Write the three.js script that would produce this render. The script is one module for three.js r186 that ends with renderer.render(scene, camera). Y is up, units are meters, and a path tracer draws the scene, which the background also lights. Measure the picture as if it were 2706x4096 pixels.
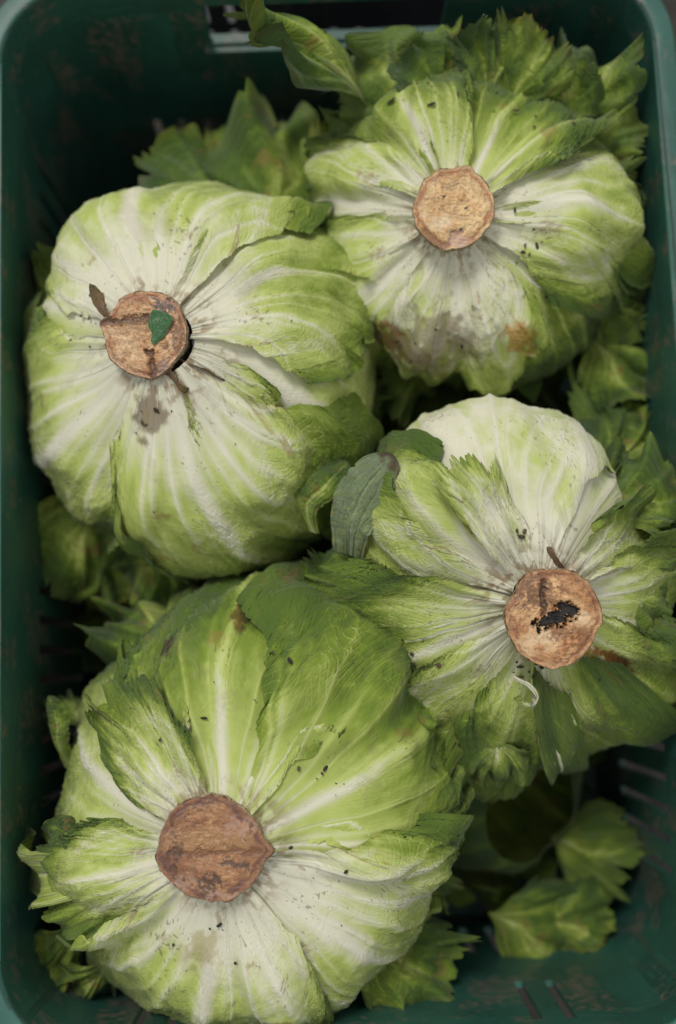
import * as THREE from 'three';
import { mergeGeometries } from 'three/addons/utils/BufferGeometryUtils.js';

// ---------------------------------------------------------------- camera, sky, light, exposure
const scene = new THREE.Scene();
const camera = new THREE.PerspectiveCamera(44.9, 676 / 1024, 0.02, 30);
camera.position.set(0, 0.904, 0.0863);
camera.up.set(0, 0, -1);
camera.lookAt(0, 0.29, 0);
camera.focus = 0.622;
camera.userData.fStop = 2.8;

const renderer = new THREE.WebGLRenderer({ antialias: true });
renderer.toneMapping = THREE.LinearToneMapping;
renderer.toneMappingExposure = 1.13;
renderer.shadowMap.enabled = true;

{ // overcast sky: brighter overhead, the same all round
  const w = 64, h = 32, d = new Float32Array(w * h * 4);
  for (let j = 0; j < h; j++) for (let i = 0; i < w; i++) {
    const el = ((j + 0.5) / h - 0.5) * Math.PI, s = Math.max(0, Math.sin(el));
    const L = 0.48 * (1 + 1.6 * s) / 2.0, k = (j * w + i) * 4;
    d[k] = L; d[k + 1] = L; d[k + 2] = L; d[k + 3] = 1;
  }
  const t = new THREE.DataTexture(d, w, h, THREE.RGBAFormat, THREE.FloatType);
  t.mapping = THREE.EquirectangularReflectionMapping; t.magFilter = THREE.LinearFilter; t.needsUpdate = true;
  scene.background = t; scene.environment = t;
}
const sun = new THREE.DirectionalLight(new THREE.Color(1, 0.965, 0.92), 1.5);
sun.position.set(-0.5, 1.9, -0.9); sun.target.position.set(0, 0.2, 0);
sun.castShadow = true; sun.shadow.radius = 34; sun.shadow.mapSize.set(2048, 2048);
Object.assign(sun.shadow.camera, { left: -0.5, right: 0.5, top: 0.5, bottom: -0.5, near: 0.1, far: 5 });
scene.add(sun, sun.target);

// ---------------------------------------------------------------- numbers and noise
function rngOf(seed) { let a = seed >>> 0; return () => { a = (a + 0x6D2B79F5) | 0; let t = Math.imul(a ^ (a >>> 15), 1 | a); t = (t + Math.imul(t ^ (t >>> 7), 61 | t)) ^ t; return ((t ^ (t >>> 14)) >>> 0) / 4294967296; }; }
function hash(x, y, s) { let h = Math.imul(x, 374761393) ^ Math.imul(y, 668265263) ^ Math.imul(s, 974634777); h = Math.imul(h ^ (h >>> 13), 1274126177); return ((h ^ (h >>> 16)) >>> 0) / 4294967296; }
function noise(x, y, s = 0) { // smooth value noise, -1..1
  const xi = Math.floor(x), yi = Math.floor(y), fx = x - xi, fy = y - yi;
  const u = fx * fx * (3 - 2 * fx), v = fy * fy * (3 - 2 * fy);
  const a = hash(xi, yi, s), b = hash(xi + 1, yi, s), c = hash(xi, yi + 1, s), d = hash(xi + 1, yi + 1, s);
  return 2 * (a + (b - a) * u + (c - a) * v + (a - b - c + d) * u * v) - 1;
}
const fbm = (x, y, s = 0, o = 4) => { let f = 0, a = 0.5; for (let i = 0; i < o; i++) { f += a * noise(x, y, s + i * 17); x = x * 2.03 + 5.1; y = y * 2.03 + 1.7; a *= 0.5; } return f; };
function worley(x, y, s) { // distance to the nearest cell border, 0 on the border
  const xi = Math.floor(x), yi = Math.floor(y); let f1 = 9, f2 = 9;
  for (let j = -1; j < 2; j++) for (let i = -1; i < 2; i++) {
    const cx = xi + i, cy = yi + j, dx = cx + 0.15 + 0.7 * hash(cx, cy, s) - x, dy = cy + 0.15 + 0.7 * hash(cx, cy, s + 9) - y, d = dx * dx + dy * dy;
    if (d < f1) { f2 = f1; f1 = d; } else if (d < f2) f2 = d;
  }
  return Math.sqrt(f2) - Math.sqrt(f1);
}
const clamp = (x, a = 0, b = 1) => x < a ? a : x > b ? b : x;
const sst = (a, b, x) => { const t = clamp((x - a) / (b - a)); return t * t * (3 - 2 * t); };
const mix = (a, b, t) => a + (b - a) * t;
const mix3 = (a, b, t) => [mix(a[0], b[0], t), mix(a[1], b[1], t), mix(a[2], b[2], t)];
const toS = (c) => { c = clamp(c); return 255 * (c <= 0.0031308 ? 12.92 * c : 1.055 * Math.pow(c, 1 / 2.4) - 0.055); };
const D2R = Math.PI / 180;

function texturePair(n, fn, wrap = THREE.ClampToEdgeWrapping) { // fn(u, v) -> [r, g, b linear, height 0..1]
  const c = new Uint8Array(n * n * 4), b = new Uint8Array(n * n * 4), H = new Float32Array(n * n);
  for (let j = 0; j < n; j++) for (let i = 0; i < n; i++) {
    const o = fn((i + 0.5) / n, (j + 0.5) / n), k = (j * n + i) * 4, h = clamp(o[3]);
    c[k] = toS(o[0]); c[k + 1] = toS(o[1]); c[k + 2] = toS(o[2]); c[k + 3] = 255;
    b[k] = b[k + 1] = b[k + 2] = 255 * h; b[k + 3] = 255; H[j * n + i] = h;
  }
  const make = (d) => { const t = new THREE.DataTexture(d, n, n); t.magFilter = t.minFilter = THREE.LinearFilter; t.wrapS = t.wrapT = wrap; t.needsUpdate = true; return t; };
  const map = make(c), bump = make(b); map.colorSpace = THREE.SRGBColorSpace;
  return { map, bump, height: (u, v) => { const x = clamp(u) * (n - 1), y = clamp(v) * (n - 1), xi = Math.min(n - 2, x | 0), yi = Math.min(n - 2, y | 0), fx = x - xi, fy = y - yi, k = yi * n + xi; return mix(mix(H[k], H[k + 1], fx), mix(H[k + n], H[k + n + 1], fx), fy); } };
}

// ---------------------------------------------------------------- leaf skin: pale ribs fanning out of the base, green blade, netted veins
const CREAM = [0.82, 0.805, 0.63], PALE = [0.53, 0.62, 0.165], MIDG = [0.225, 0.315, 0.028], DEEP = [0.080, 0.148, 0.011], DARK = [0.038, 0.085, 0.009];
function ramp(g) {
  if (g < 0.28) return mix3(CREAM, PALE, g / 0.28);
  if (g < 0.58) return mix3(PALE, MIDG, (g - 0.28) / 0.30);
  if (g < 0.84) return mix3(MIDG, DEEP, (g - 0.58) / 0.26);
  return mix3(DEEP, DARK, clamp((g - 0.84) / 0.2));
}
function leafSkin(seed, start, span, ribN, netK, grey = 0) {
  const R = rngOf(seed), ribs = [];
  for (let i = 0; i < ribN; i++) ribs.push({ q: -1 + 2 * (i + 0.5 + (R() - 0.5) * 0.9) / ribN, w: 0.013 + 0.026 * R(), a: 0.35 + 0.65 * R(), end: 0.6 + 0.6 * R() });
  ribs.push({ q: 0.02, w: 0.06, a: 1.15, end: 1.15 });
  const pair = texturePair(704, (u, v) => {
    const s = 2 * u - 1, y = v, X = s * (0.16 + 0.84 * y) * 1.25, Y = y * 1.35; // X, Y: the leaf laid flat, so that marks keep their shape where it narrows
    const q = s * (1 - 0.38 * y * y) + 0.07 * noise(X * 2.2 + 3, Y * 2.4, seed) * (0.3 + y) + 0.016 * noise(X * 7, Y * 8, seed + 1);
    let rib = 0, broad = 0, near = 9;
    for (const r of ribs) {
      const w = r.w * (0.24 + 1.5 * Math.pow(1 - y, 1.6)), d = (q - r.q) / w; if (r.a > 0.55) near = Math.min(near, Math.abs(q - r.q)); if (d > 4 || d < -4) continue;
      const on = r.a * (1 - sst(r.end - 0.45, r.end, y)); rib = Math.max(rib, on * Math.exp(-d * d)); broad = Math.max(broad, on * Math.exp(-d * d * 0.22));
    }
    const wx = 0.4 * noise(X * 4, Y * 4, seed + 3), wy = 0.4 * noise(X * 4 + 7, Y * 4, seed + 4);
    const net1 = 1 - sst(0.01, 0.10, worley(X * 5.5 + wx, Y * 6 + Math.abs(X) * 2.5 + wy, seed + 5));
    const net2 = 1 - sst(0.02, 0.16, worley(X * 17 + wx * 2, Y * 17 + wy * 2, seed + 6));
    const ph2 = Y * 15 - near * 26 + 0.9 * noise(X * 6, Y * 6, seed + 31), herring = 1 - sst(0.03, 0.13, Math.abs(ph2 - Math.floor(ph2) - 0.5));
    const far = sst(0.22, 0.7, y + 0.25 * noise(X * 3, Y * 3, seed + 7));
    const cross = noise(q * 11, y * 95 + 6 * q, seed + 8) * sst(0.1, 0.35, y), streak = noise(q * 30, y * 3.2, seed + 9);
    const blister = fbm(X * 9, Y * 8, seed + 10, 3), patch = fbm(X * 2.3 + 2, Y * 2.3, seed + 11, 4), fine = fbm(X * 30, Y * 30, seed + 12, 3);
    const rg = (x) => 1 - Math.abs(x), crk = (0.6 * rg(noise(q * 9 + 2 * wx, Y * 7 + 2 * wy, seed + 41)) + 0.4 * rg(noise(q * 21 + 3 * wx, Y * 16 + 3 * wy, seed + 42)) - 0.72) * sst(0.12, 0.5, y), crk2 = (rg(noise(q * 46, Y * 30 + 4 * wx, seed + 43)) - 0.6) * sst(0.1, 0.4, y);
    let g = start + span * Math.pow(y, 1.08) - 0.16 * crk - 0.05 * crk2 + 0.46 * patch * (0.30 + y) + 0.05 * streak * sst(0.15, 0.6, y) + 0.10 * blister * sst(0.05, 0.5, y) + 0.05 * fine;
    g -= (0.30 * rib + 0.10 * broad) * (1.05 - 0.5 * y) * clamp(0.25 + g * 1.6);
    g -= far * (0.07 * net1 + 0.06 * net2 + 0.12 * herring) * netK;
    let c = ramp(clamp(g, 0, start > 0.3 ? 1.05 : 0.76 + 0.22 * patch));
    if (grey) c = mix3(c, [0.24 + 0.08 * patch, 0.31 + 0.08 * patch, 0.20], grey * (1 - 0.75 * net1));
    // bruised, rubbed and browned flecks with ragged edges
    const fl = sst(0.34, 0.46, fbm(X * 7 + 4 + 0.5 * blister, Y * 7 + 0.6 * patch, seed + 13, 5)), rust = sst(0.42, 0.5, fbm(X * 5 + 9, Y * 5, seed + 14, 5));
    c = mix3(c, [0.24, 0.20, 0.11], 0.16 * fl); c = mix3(c, [0.30, 0.17, 0.05], 0.5 * rust * clamp(0.5 + 2.2 * fine + 1.2 * blister));
    const grit = sst(0.58, 0.64, noise(X * 85, Y * 85, seed + 15) * 0.5 + 0.42 * fbm(X * 5, Y * 5, seed + 16, 3) + 0.10);
    c = mix3(c, [0.10, 0.075, 0.045], 0.5 * grit);
    const h = 0.36 + 0.26 * crk + 0.045 * crk2 + 0.30 * rib * (1 - 0.45 * y) + 0.08 * broad + 0.13 * blister * sst(0, 0.4, y) + 0.03 * streak * sst(0.1, 0.5, y) * (1 - 0.6 * y) + 0.04 * cross + far * netK * (0.05 * net1 + 0.06 * net2 + 0.10 * herring) + 0.03 * fine;
    return [c[0], c[1], c[2], h];
  });
  const material = new THREE.MeshPhysicalMaterial({ map: pair.map, bumpMap: pair.bump, bumpScale: 0.0042, roughness: 0.9, clearcoat: 0.12, clearcoatRoughness: 0.34, transmission: 0.16, thickness: 0, side: THREE.DoubleSide, vertexColors: true });
  return { material, height: pair.height };
}
const SKIN = {
  white: leafSkin(11, -0.12, 0.46, 17, 0.4),
  pale: leafSkin(23, -0.14, 0.92, 14, 0.7),
  pale2: leafSkin(37, -0.08, 0.92, 16, 0.8),
  mid: leafSkin(41, -0.02, 1.02, 14, 0.95),
  mid2: leafSkin(59, 0.10, 0.90, 16, 1.0),
  mid3: leafSkin(67, 0.24, 0.80, 12, 1.0),
  green: leafSkin(71, 0.42, 0.52, 9, 0.55),
  green2: leafSkin(83, 0.55, 0.40, 9, 0.55),
  dark: leafSkin(97, 0.70, 0.32, 7, 0.55),
  net: leafSkin(103, 0.45, 0.25, 7, 1.0, 0.72),
};

// ---------------------------------------------------------------- mesh of a grid of points
function gridMesh(name, nu, nv, pos, uv, col, material) {
  const g = new THREE.BufferGeometry(), idx = new Uint32Array(nu * nv * 6);
  let k = 0;
  for (let j = 0; j < nv; j++) for (let i = 0; i < nu; i++) { const a = j * (nu + 1) + i, b = a + 1, c = a + nu + 1, d = c + 1; idx[k++] = a; idx[k++] = c; idx[k++] = b; idx[k++] = b; idx[k++] = c; idx[k++] = d; }
  g.setAttribute('position', new THREE.BufferAttribute(pos, 3)); g.setAttribute('uv', new THREE.BufferAttribute(uv, 2)); g.setAttribute('color', new THREE.BufferAttribute(col, 3));
  g.setIndex(new THREE.BufferAttribute(idx, 1)); g.computeVertexNormals();
  const m = new THREE.Mesh(g, material); m.name = name; m.castShadow = m.receiveShadow = true; return m;
}
// ragged outline: big lobes, medium scallops and sharp teeth, 0..1 (0 = full length)
function lobed(x, seed) { return 0.5 + 0.32 * noise(x * 2.1, 1.3, seed) + 0.2 * noise(x * 5.5, 4.1, seed + 1); }
function toothed(x, seed) {
  const f = x * 7.5 + 1.9 * noise(x * 2.6, 2.2, seed + 2), i = Math.floor(f), r = f - i, amp = Math.pow(hash(i, 3, seed + 3), 2.4), lean = 0.25 + 0.5 * hash(i, 5, seed + 4);
  const z = 1 - (r < lean ? r / lean : (1 - r) / (1 - lean)); return Math.pow(z, 1.4) * amp * 1.25;
}
const ragged = (x, seed, teeth) => 0.6 * lobed(x, seed) + 0.5 * teeth * toothed(x, seed);

const usedNames = {};
function numbered(n) { const k = usedNames[n] = (usedNames[n] ?? -1) + 1; return k ? n + '_' + String(k).padStart(3, '0') : n; }
function thing(name, label, category, group) { const o = new THREE.Group(); o.name = numbered(name); o.userData = { label, category }; if (group) o.userData.group = group; scene.add(o); return o; }

// ---------------------------------------------------------------- a head of lettuce, stem up
// Its skin is kept as a height map over (azimuth, angle from the stem); every leaf is draped on those already there.
const NP = 360, NA = 200, AMAX = 2.7;
class Head {
  constructor(o) {
    this.o = o; this.root = thing('lettuce_head', o.label, 'lettuce', o.group);
    this.H = new Float32Array(NP * NA);
    const up = new THREE.Vector3(...o.axis).normalize(); this.q = new THREE.Quaternion().setFromUnitVectors(new THREE.Vector3(0, 1, 0), up);
    this.base = new THREE.Vector3(o.center[0], o.center[1] - o.b, o.center[2]); this.root.position.copy(this.base);
    this.n = 0; this.H0 = this.H;
    for (let j = 0; j < NA; j++) for (let i = 0; i < NP; i++) {
      const ph = i * D2R, al = j / NA * AMAX;
      let h = -0.004 * Math.exp(-Math.pow(al / 0.5, 2)) + 0.0105 * Math.exp(-Math.pow(al / 0.28, 2)) + 0.0045 * noise(Math.cos(ph) * Math.sin(al) * 2.6 + 9, Math.sin(ph) * Math.sin(al) * 2.6 + Math.cos(al) * 2, o.seed);
      for (const l of o.lobes ?? []) { const c = Math.sin(al) * Math.sin(l.al) * Math.cos(ph - l.phi * D2R) + Math.cos(al) * Math.cos(l.al), d = Math.acos(clamp(c, -1, 1)); h += l.amp * Math.exp(-d * d / (l.w * l.w)); }
      this.H[j * NP + i] = h;
    }
    this.H0 = this.H.slice();
  }
  point(ph, al, h, out) { // local to the root
    const { a, b } = this.o, s = Math.sin(al), c = Math.cos(al);
    let nx = s * Math.cos(ph) / a, ny = c / b, nz = s * Math.sin(ph) / a; const l = 1 / Math.hypot(nx, ny, nz);
    out.set(a * s * Math.cos(ph) + nx * l * h, b * c + ny * l * h, a * s * Math.sin(ph) + nz * l * h);
    out.applyQuaternion(this.q); out.y += this.o.b; return out;
  }
  sample(F, ph, al) {
    let x = ph / D2R % NP; if (x < 0) x += NP; const y = clamp(al / AMAX * NA, 0, NA - 1.001), i = x | 0, j = y | 0, fx = x - i, fy = y - j, i2 = (i + 1) % NP, r = j * NP, r2 = r + NP;
    return mix(mix(F[r + i % NP], F[r + i2], fx), mix(F[r2 + i % NP], F[r2 + i2], fx), fy);
  }
  smoothed(rad) { // widened a little, then blurred, so a leaf bridges the steps below it
    let F = this.H, G = new Float32Array(F.length);
    const E = new Float32Array(F.length), R = rad;
    for (let j = 0; j < NA; j++) for (let i = 0; i < NP; i++) { let m = -9; for (let d = -R; d <= R; d++) m = Math.max(m, F[j * NP + (i + d + NP) % NP]); E[j * NP + i] = m; }
    for (let j = 0; j < NA; j++) for (let i = 0; i < NP; i++) { let m = -9; for (let d = -R; d <= R; d++) m = Math.max(m, E[clamp(j + d, 0, NA - 1) * NP + i]); G[j * NP + i] = m; }
    for (let pass = 0; pass < 2; pass++) {
      const A = new Float32Array(F.length), B = new Float32Array(F.length);
      for (let j = 0; j < NA; j++) { let s = 0; for (let d = -rad; d <= rad; d++) s += G[j * NP + (d + NP) % NP]; for (let i = 0; i < NP; i++) { A[j * NP + i] = s / (2 * rad + 1); s += G[j * NP + (i + rad + 1) % NP] - G[j * NP + (i - rad + NP) % NP]; } }
      for (let i = 0; i < NP; i++) for (let j = 0; j < NA; j++) { let s = 0; for (let d = -rad; d <= rad; d++) s += A[clamp(j + d, 0, NA - 1) * NP + i]; B[j * NP + i] = s / (2 * rad + 1); }
      G = B;
    }
    return G;
  }
  heart(skin) { this.leaf({ phi: 0, half: 180, reach: 2.5, skin, teeth: 0, round: 0, ruffle: 0, crumple: 0.002, rib: 0.0012, nu: 120, nv: 80, name: 'heart', gap: 0 }); }
  leaf(p) {
    const P = { half: 50, reach: 1.7, skin: 'mid', teeth: 0.5, round: 0.5, ruffle: 0.006, crumple: 0.003, rib: 0.002, gap: 0.0006, swirl: 0, bend: 0, flare: null, stains: [], notches: [], nu: 130, nv: 120, fold: 0, lift: 0, name: 'leaf', start: 0.17, tint: 1, depth: 0.30, waist: 0.86, hem: 0.012, ...p };
    if (P.half < 180 && P.teeth > 0.3) { const Q = rngOf(this.o.seed * 977 + this.n * 13 + 5); for (let i = 0; i < 3; i++) P.notches = [...P.notches, { s: -0.85 + 1.7 * Q(), w: 0.03 + 0.05 * Q(), d: P.teeth * (0.06 + 0.22 * Q() * Q()) }]; }
    const seed = this.o.seed * 31 + 7 * (++this.n) + (P.seed ?? 0), sk = SKIN[P.skin], nu = P.nu, nv = P.nv, full = P.half >= 180;
    const N = (nu + 1) * (nv + 1), pos = new Float32Array(N * 3), uv = new Float32Array(N * 2), col = new Float32Array(N * 3), S = this.smoothed(P.blur ?? 2), v3 = new THREE.Vector3();
    const hs = [], phs = new Float32Array(N), als = new Float32Array(N), put = new Float32Array(N);
    const aw = this.o.a;
    for (let j = 0; j <= nv; j++) for (let i = 0; i <= nu; i++) {
      const k = j * (nu + 1) + i, s = i / nu * 2 - 1, t = j / nv;
      let top = P.reach - P.start, side = s, cut = 0;
      if (!full) {
        top *= 1 - P.round * Math.pow(Math.abs(s), 2.6);
        top *= 1 - P.depth * 0.7 * lobed(s * 1.5 + 2, seed);
        cut = (0.60 * P.depth * P.teeth * toothed(s * 1.5 + 2, seed) + 0.05 * P.teeth * toothed(s * 5 + 7, seed + 9));
        for (const n of P.notches) cut += n.d * Math.exp(-Math.pow((s - n.s) / n.w, 2));
        cut = 0.28 * (1 - Math.exp(-cut / 0.28)) * Math.pow(t, 2.5);
        const e = s < 0 ? 40 : 60, r1 = lobed(t * 2.2 + e, seed + e), r2 = P.teeth * toothed(t * 2.4 + e, seed + e), as = Math.abs(s);
        side = s * (1 - (0.19 * r1 * as * as + (0.06 * r2 + 0.02 * P.teeth * toothed(t * 7 + e, seed + 3)) * Math.pow(as, 5)) * sst(0.1, 0.4, t)) * (P.waist + (1 - P.waist) * sst(0.0, 0.55, t));
      }
      const al = P.start + top * t * (1 - cut);
      const wob = 0.05 * noise(s * 2 + 4, t * 3, seed + 5) * t;
      const ph = P.phi * D2R + side * P.half * D2R + (P.swirl * t * t + wob) * (full ? 0 : 1);
      // distance from the rim of the leaf, in metres
      const along = top * aw, dTop = (1 - t) * along, dSide = full ? 1 : (1 - Math.abs(s)) * P.half * D2R * aw * Math.max(0.3, Math.sin(al)), dr = Math.min(dTop, dSide * 1.2);
      const edge = (full ? 0 : Math.exp(-dr / P.hem)) * (dSide * 1.2 < dTop ? 0.62 : 1), sideEdge = full ? 0 : Math.exp(-dSide / 0.016);
      const under = this.sample(S, ph, al);
      const mx = s * P.half * D2R * aw * 40, my = t * along * 40;
      const u = full ? ((i / nu) * 3) % 1 : i / nu;
      const relief = P.rib * (sk.height(full ? Math.abs(((i / nu) * 4) % 2 - 1) : u, t) - 0.35) * 2.6;
      const cr = P.crumple * sst(0.05, 0.5, t) * (1.2 * fbm(mx * 0.6 + 3, my * 0.55, seed + 8, 3) + 0.5 * (1 - Math.abs(noise(mx * 1.3, my * 0.8, seed + 9))) + 0.3);
      let h = under + P.gap * (0.5 + 0.5 * sst(0.05, 0.4, t)) + Math.max(-0.001, relief) * (1 - 0.6 * edge) * (0.25 + 0.75 * sst(0.02, 0.4, t)) + cr * (1 - 0.75 * sideEdge);
      { const b0 = this.sample(this.H0, ph, al) + this.n * 0.00045 + relief * 0.3; h = mix(b0, h, sst(0.03, 0.42, t)); }
      put[k] = h;
      const m = (s * P.half * D2R * aw + (1 - t) * 0.02) * 60, wave = noise(m * 0.8 + 20, t * 1.5, seed + 11), wave2 = noise(m * 2.1, t * 3, seed + 12);
      const fr = edge * P.ruffle * Math.max(0.10, 0.6 + 1.2 * wave + 0.8 * wave2); h += fr; put[k] = h - Math.max(0, fr - 0.009);
      h += P.lift * t * t;
      if (P.flare) { const f = Math.max(0, al - P.flare[0]); const fl = aw * P.flare[1] * f * f * (1 + 0.5 * noise(s * 1.7 + 5, t * 1.2, seed + 13)); h += fl; put[k] += Math.min(fl, 0.025); }
      let al2 = al;
      if (P.fold) al2 -= P.fold * edge * edge * (0.6 + 0.6 * wave);
      this.point(ph, al2, h, v3);
      if (P.droop) { const f = Math.max(0, al - 1.2); v3.y -= P.droop * f * f; }
      pos[3 * k] = v3.x; pos[3 * k + 1] = v3.y; pos[3 * k + 2] = v3.z;
      uv[2 * k] = full ? Math.abs(((i / nu) * 4) % 2 - 1) : u; uv[2 * k + 1] = t;
      let c = [P.tint, P.tint, P.tint];
      for (const st of P.stains) { // st: azimuth, angle, radii, colour
        let dp = ph - st.phi * D2R; dp = Math.atan2(Math.sin(dp), Math.cos(dp)) * Math.sin(al); const da = al - st.al, ca = Math.cos((st.rot ?? 0) * D2R), sa = Math.sin((st.rot ?? 0) * D2R), x = (dp * ca + da * sa) / st.rx, y = (-dp * sa + da * ca) / st.ry;
        const d = Math.hypot(x, y) + 0.75 * fbm(dp * 26, da * 26, seed + 21, 4), w = (st.k ?? 1) * (1 - sst(0.55, 1.0, d)); c = mix3(c, st.c, w);
      }
      { const rot = sst(0.42, 0.20, al + 0.06 * noise(ph * 3, 7, this.o.seed)) * sst(0.0, 0.26, fbm(ph * 9, al * 26, this.o.seed + 71, 4) + 0.10 * noise(ph * 1.6, 3, this.o.seed + 72)); c = mix3(c, [0.40, 0.27, 0.15], 0.75 * rot); } // browned, dirty leaf bases
      const rim = full ? 0 : sst(0.55, 0.9, Math.exp(-dr / 0.0025) * (0.55 + 0.6 * noise(m * 3, 1, seed + 22)));
      c = mix3(c, [0.75, 0.5, 0.3], 0.55 * rim);
      col[3 * k] = c[0]; col[3 * k + 1] = c[1]; col[3 * k + 2] = c[2];
      phs[k] = ph; als[k] = al;
    }
    if (P.name !== 'fringe') for (let k = 0; k < N; k++) {
      let x = Math.round(phs[k] / D2R) % NP; if (x < 0) x += NP; const y = Math.round(als[k] / AMAX * NA);
      for (let dj = -1; dj < 2; dj++) for (let di = -1; di < 2; di++) { const r = clamp(y + dj, 0, NA - 1) * NP + (x + di + NP) % NP; if (this.H[r] < put[k]) this.H[r] = put[k]; }
    }
    const mesh = gridMesh(P.name === 'heart' ? 'heart' : 'leaf', nu, nv, pos, uv, col, sk.material);
    if (P.note) mesh.userData.label = P.note;
    this.root.add(mesh); return mesh;
  }
  // grains of soil lying on the leaves near the stem
  soil(count, list, seed) {
    const R = rngOf(seed), parts = [], v3 = new THREE.Vector3(), n3 = new THREE.Vector3();
    for (let i = 0; i < count; i++) {
      const c = list[Math.floor(R() * list.length)], g = () => (R() + R() + R() - 1.5) / 1.5;
      const ph = (c[0] + g() * c[2]) * D2R, al = clamp(c[1] + g() * c[3], 0.26, 1.6), h = this.sample(this.H, ph, al);
      this.point(ph, al, h + 0.0004, v3); this.point(ph, al, h + 0.01, n3); n3.sub(v3).normalize();
      const g0 = new THREE.IcosahedronGeometry(1, 0), r = 0.00015 + 0.0013 * Math.pow(R(), 7), p = g0.attributes.position;
      for (let k = 0; k < p.count; k++) { const j = 0.7 + 0.6 * hash(Math.round(p.getX(k) * 50), Math.round(p.getY(k) * 50 + p.getZ(k) * 90), i); p.setXYZ(k, p.getX(k) * j, p.getY(k) * j, p.getZ(k) * j); }
      g0.scale(r * (0.8 + 1.6 * R()), r * 0.55, r); g0.rotateY(R() * 6.3);
      g0.applyQuaternion(new THREE.Quaternion().setFromUnitVectors(new THREE.Vector3(0, 1, 0), n3)); g0.translate(v3.x, v3.y, v3.z);
      g0.deleteAttribute('uv'); const tone = 0.6 + 1.6 * R() * R(), cc = new Float32Array(p.count * 3); for (let k = 0; k < p.count; k++) { cc[3 * k] = 0.055 * tone; cc[3 * k + 1] = 0.040 * tone; cc[3 * k + 2] = 0.027 * tone; } g0.setAttribute('color', new THREE.BufferAttribute(cc, 3)); parts.push(g0);
    }
    const m = new THREE.Mesh(mergeGeometries(parts), SOIL); m.name = 'soil_crumbs'; m.userData = { kind: 'stuff' }; m.castShadow = m.receiveShadow = true; this.root.add(m);
  }
  // the cut stalk: a stub with a cut face on top
  stalk(o) {
    const n = 96, R = o.radius, top = o.top, prof = [[0.86, -0.026], [0.90, -0.016], [0.95, -0.008], [1.0, -0.003], [1.005, -0.0008], [0.985, 0.0003]].flatMap((q, i, a) => i ? [[(q[0] + a[i - 1][0]) / 2, (q[1] + a[i - 1][1]) / 2], q] : [q]), pos = [], uv = [], idx = [];
    const outline = (ph) => { let r = 1 + 0.05 * noise(Math.cos(ph) * 2 + 5, Math.sin(ph) * 2, o.seed) + 0.026 * noise(Math.cos(ph) * 7, Math.sin(ph) * 7, o.seed + 1); for (const b of o.bumps ?? []) { let d = ph - b[0] * D2R; d = Math.atan2(Math.sin(d), Math.cos(d)); r += b[1] * Math.exp(-d * d / (b[2] * b[2])); } return r * R; };
    const tilt = new THREE.Quaternion().setFromUnitVectors(new THREE.Vector3(0, 1, 0), new THREE.Vector3(...(o.tilt ?? [0, 1, 0])).normalize()), at = new THREE.Vector3(...o.at).sub(this.base);
    const place = (x, y, z) => new THREE.Vector3(x, y, z).applyQuaternion(tilt).add(at);
    for (let j = 0; j < prof.length; j++) for (let i = 0; i <= n; i++) { const ph = i / n * 2 * Math.PI, r = outline(ph) * prof[j][0] * (1 + 0.03 * noise(i * 0.5, j * 1.7, o.seed + 2)), v = place(r * Math.cos(ph), prof[j][1], r * Math.sin(ph)); pos.push(v.x, v.y, v.z); uv.push(i / n * 5, j / 6); }
    for (let j = 0; j < prof.length - 1; j++) for (let i = 0; i < n; i++) { const a = j * (n + 1) + i, c = a + n + 1; idx.push(a, c, a + 1, a + 1, c, c + 1); }
    const g = new THREE.BufferGeometry(); g.setAttribute('position', new THREE.Float32BufferAttribute(pos, 3)); g.setAttribute('uv', new THREE.Float32BufferAttribute(uv, 2)); g.setIndex(idx); g.computeVertexNormals();
    const stub = new THREE.Mesh(g, STALK_BARK); stub.name = 'stalk'; stub.castShadow = stub.receiveShadow = true; this.root.add(stub);
    const skin = texturePair(416, o.paint), p2 = [], u2 = [], i2 = [], rings = 44;
    for (let j = 0; j <= rings; j++) for (let i = 0; i <= n; i++) {
      const ph = i / n * 2 * Math.PI, f = j / rings, r = outline(ph) * 0.985 * f, x = f * Math.cos(ph), z = f * Math.sin(ph), hh = skin.height(0.5 + 0.5 * x, 0.5 + 0.5 * z);
      const v = place(r * Math.cos(ph), 0.0003 + (hh - 0.5) * o.depth * sst(1.0, 0.9, f), r * Math.sin(ph)); p2.push(v.x, v.y, v.z); u2.push(0.5 + 0.5 * x, 0.5 + 0.5 * z);
    }
    for (let j = 0; j < rings; j++) for (let i = 0; i < n; i++) { const a = j * (n + 1) + i, c = a + n + 1; i2.push(a, a + 1, c, a + 1, c + 1, c); }
    const g2 = new THREE.BufferGeometry(); g2.setAttribute('position', new THREE.Float32BufferAttribute(p2, 3)); g2.setAttribute('uv', new THREE.Float32BufferAttribute(u2, 2)); g2.setIndex(i2); g2.computeVertexNormals();
    const face = new THREE.Mesh(g2, new THREE.MeshPhysicalMaterial({ map: skin.map, bumpMap: skin.bump, bumpScale: 0.0012, roughness: 0.5, clearcoat: 0.3, clearcoatRoughness: 0.4, side: THREE.DoubleSide }));
    face.name = 'cut_face'; face.userData.label = o.note; face.castShadow = face.receiveShadow = true; stub.add(face);
    return stub;
  }
}
const SOIL = new THREE.MeshStandardMaterial({ vertexColors: true, roughness: 0.95 });
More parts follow.
